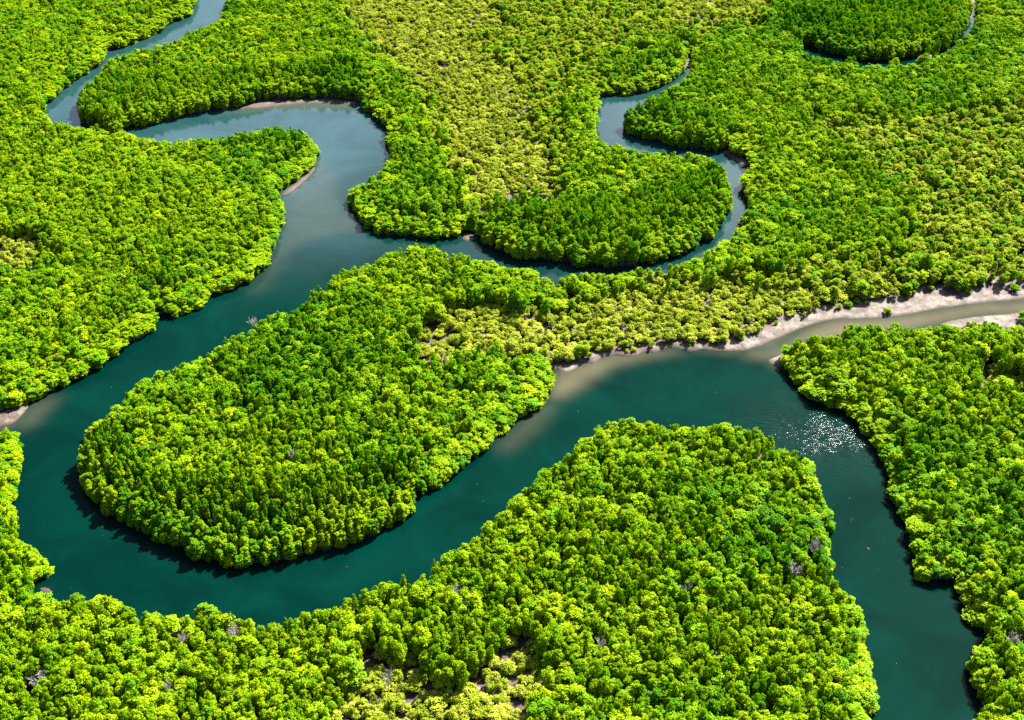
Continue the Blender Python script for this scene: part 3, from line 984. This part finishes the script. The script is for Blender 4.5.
hgt = t.math('ADD', t.math('ADD', t.math('MULTIPLY', rip.outputs[0], 0.014), t.math('MULTIPLY', gst.outputs[0], t.math('MULTIPLY', gl_.outputs['Fac'], 1.25))), t.math('MULTIPLY', swl.outputs[0], 0.024))
bmp = t.n('ShaderNodeBump', ins={'Strength': 1.0, 'Distance': 1.0, 'Height': hgt})
spec = t.math('ADD', t.math('MULTIPLY', si_.outputs['Fac'], 1.4), t.math('ADD', t.math('MULTIPLY', gl_.outputs['Fac'], 0.18), 0.035))
WATER = t.out(t.n('ShaderNodeBsdfPrincipled', ins={'Base Color': c2, 'Roughness': t.math('ADD', t.math('MULTIPLY', gl_.outputs['Fac'], 0.20), 0.06), 'IOR': 1.333, 'Specular IOR Level': spec, 'Normal': bmp.outputs[0]}).outputs[0])
hc = np.minimum(np.minimum(hz[:-1, :-1], hz[:-1, 1:]), np.minimum(hz[1:, :-1], hz[1:, 1:]))
hc_k = hc < 0.12
river = link('river', grid_mesh('river', XX, YY, np.zeros_like(XX), hc_k, WATER, {'shallow': shal, 'silt': silt, 'gust': glit}, True))
tag(river, 'winding dark teal tidal river through the mangrove forest', kind='structure')

# ------------------------------------------------------------------ drift on the water
t = NT('drift_leaf')
oi = t.n('ShaderNodeNewGeometry')
DRIFT = t.out(t.n('ShaderNodeBsdfDiffuse', ins={'Color': t.ramp(oi.outputs['Random Per Island'], [(0.2, (0.05, 0.08, 0.02)), (0.6, (0.12, 0.12, 0.03)), (0.9, (0.15, 0.11, 0.04))])}).outputs[0])
V, F = [], []
cand = [(a, b) for a, b in zip(rng.uniform(0, 1024, 1500), rng.uniform(330, 720, 1500))]
for a, b in cand:
    dens = 0.10
    if 790 < a < 900 and b > 440:
        dens = 0.28
    if rng.uniform() > dens or not inside([a], [b], RIVER)[0]:
        continue
    x, y = ground(a, b, 0.02)
    if wat[int((y - GY0) / G), int((x - GX0) / G)] == 0:
        continue
    an = rng.uniform(0, 6.28); s = rng.uniform(.07, .17)
    b0 = len(V)
    for q in range(6):
        th = an + q * math.pi / 3
        rr = s * (1.0 if q % 3 == 0 else .55)
        V.append((x + rr * math.cos(th), y + rr * math.sin(th), 0.05 + 0.02 * (q % 2)))
    for q in range(6):
        th = an + q * math.pi / 3
        rr = s * (1.0 if q % 3 == 0 else .55)
        V.append((x + rr * math.cos(th), y + rr * math.sin(th), 0.005))
    F.append(tuple(b0 + q for q in range(6)))
    for q in range(6):
        F.append((b0 + q, b0 + 6 + q, b0 + 6 + (q + 1) % 6, b0 + (q + 1) % 6))
o = link('floating_leaves', mesh_from('floating_leaves', V, F, [DRIFT]))
tag(o, 'scattered yellow leaves drifting on the dark water', 'leaves', kind='stuff')

t = NT('drift_wood')
nz = t.n('ShaderNodeTexNoise', ins={'Scale': 4.0})
DW = t.out(t.n('ShaderNodeBsdfDiffuse', ins={'Color': t.ramp(nz.outputs[0], [(0.3, (0.16, 0.085, 0.02)), (0.7, (0.24, 0.14, 0.035))])}).outputs[0])
x, y = (float(v) for v in ground(868, 549))
sg = [((-.35, .5, .05), (0, 0, .16), .09, .13), ((0, 0, .16), (.15, -.7, .06), .13, .06), ((0, 0, .16), (.45, .15, .3), .08, .03), ((.05, -.3, .1), (-.4, -.55, .2), .06, .02)]
o = link('drifting_branch', mesh_from('drifting_branch', *tubes(sg, 7), [DW], True), (x, y, 0))
tag(o, 'small orange brown branch drifting in the wide channel off the near peninsula', 'branch')

# ------------------------------------------------------------------ damp air
HAZE = 0
if HAZE:
    hx, hy0, hy1, h0, h1 = 6100, -6100, 12100, -4.0, 275.0
    V = [(-hx, hy0, h0), (hx, hy0, h0), (hx, hy1, h0), (-hx, hy1, h0), (-hx, hy0, h1), (hx, hy0, h1), (hx, hy1, h1), (-hx, hy1, h1)]
    t = NT('haze')
    pv = t.n('ShaderNodeVolumePrincipled', ins={'Color': (0.80, 0.88, 0.95, 1), 'Density': HAZE, 'Anisotropy': 0.2})
    t.n('ShaderNodeOutputMaterial', ins={'Volume': pv.outputs[0]})
    o = link('haze', mesh_from('haze', V, [(0, 3, 2, 1), (4, 5, 6, 7), (0, 1, 5, 4), (1, 2, 6, 5), (2, 3, 7, 6), (3, 0, 4, 7)], [t.m]))
    tag(o, 'thin pale haze in the damp air over the forest', 'haze', kind='stuff')

# ------------------------------------------------------------------ light
SUN_AZ, SUN_EL = math.radians(38), math.radians(44)       # from +Y towards +X
sd = Vector((math.sin(SUN_AZ) * math.cos(SUN_EL), math.cos(SUN_AZ) * math.cos(SUN_EL), math.sin(SUN_EL)))
sun = bpy.data.lights.new('sun', 'SUN')
sun.energy = 5.0
sun.angle = math.radians(0.53)
sun.color = (1.0, 0.96, 0.88)
so = bpy.data.objects.new('sun', sun)
COL.objects.link(so)
so.location = (200, 400, 600)
so.rotation_euler = (-sd).to_track_quat('-Z', 'Y').to_euler()

world = bpy.data.worlds.new('World')
scene.world = world
world.use_nodes = True
wt = world.node_tree
wt.nodes.clear()
sky = wt.nodes.new('ShaderNodeTexSky')
sky.sky_type = 'NISHITA'
sky.sun_disc = False
sky.sun_elevation = SUN_EL
sky.sun_rotation = SUN_AZ
sky.air_density = 1.0
sky.dust_density = 2.5
bg = wt.nodes.new('ShaderNodeBackground')
bg.inputs['Strength'].default_value = 0.05
wo = wt.nodes.new('ShaderNodeOutputWorld')
wt.links.new(sky.outputs[0], bg.inputs[0])
wt.links.new(bg.outputs[0], wo.inputs[0])

vs = scene.view_settings
vs.view_transform = 'Standard'
vs.look = 'None'
vs.exposure = 2.36
vs.gamma = 1.0
vs.use_curve_mapping = False
cy = scene.cycles
cy.max_bounces = 6
cy.diffuse_bounces = 2
cy.glossy_bounces = 2
cy.transmission_bounces = 3
cy.use_denoising = False
cy.sample_clamp_indirect = 4.0
print('TREES', len(forest), len(wood), len(scrub), 'individual', int(individual.sum()))
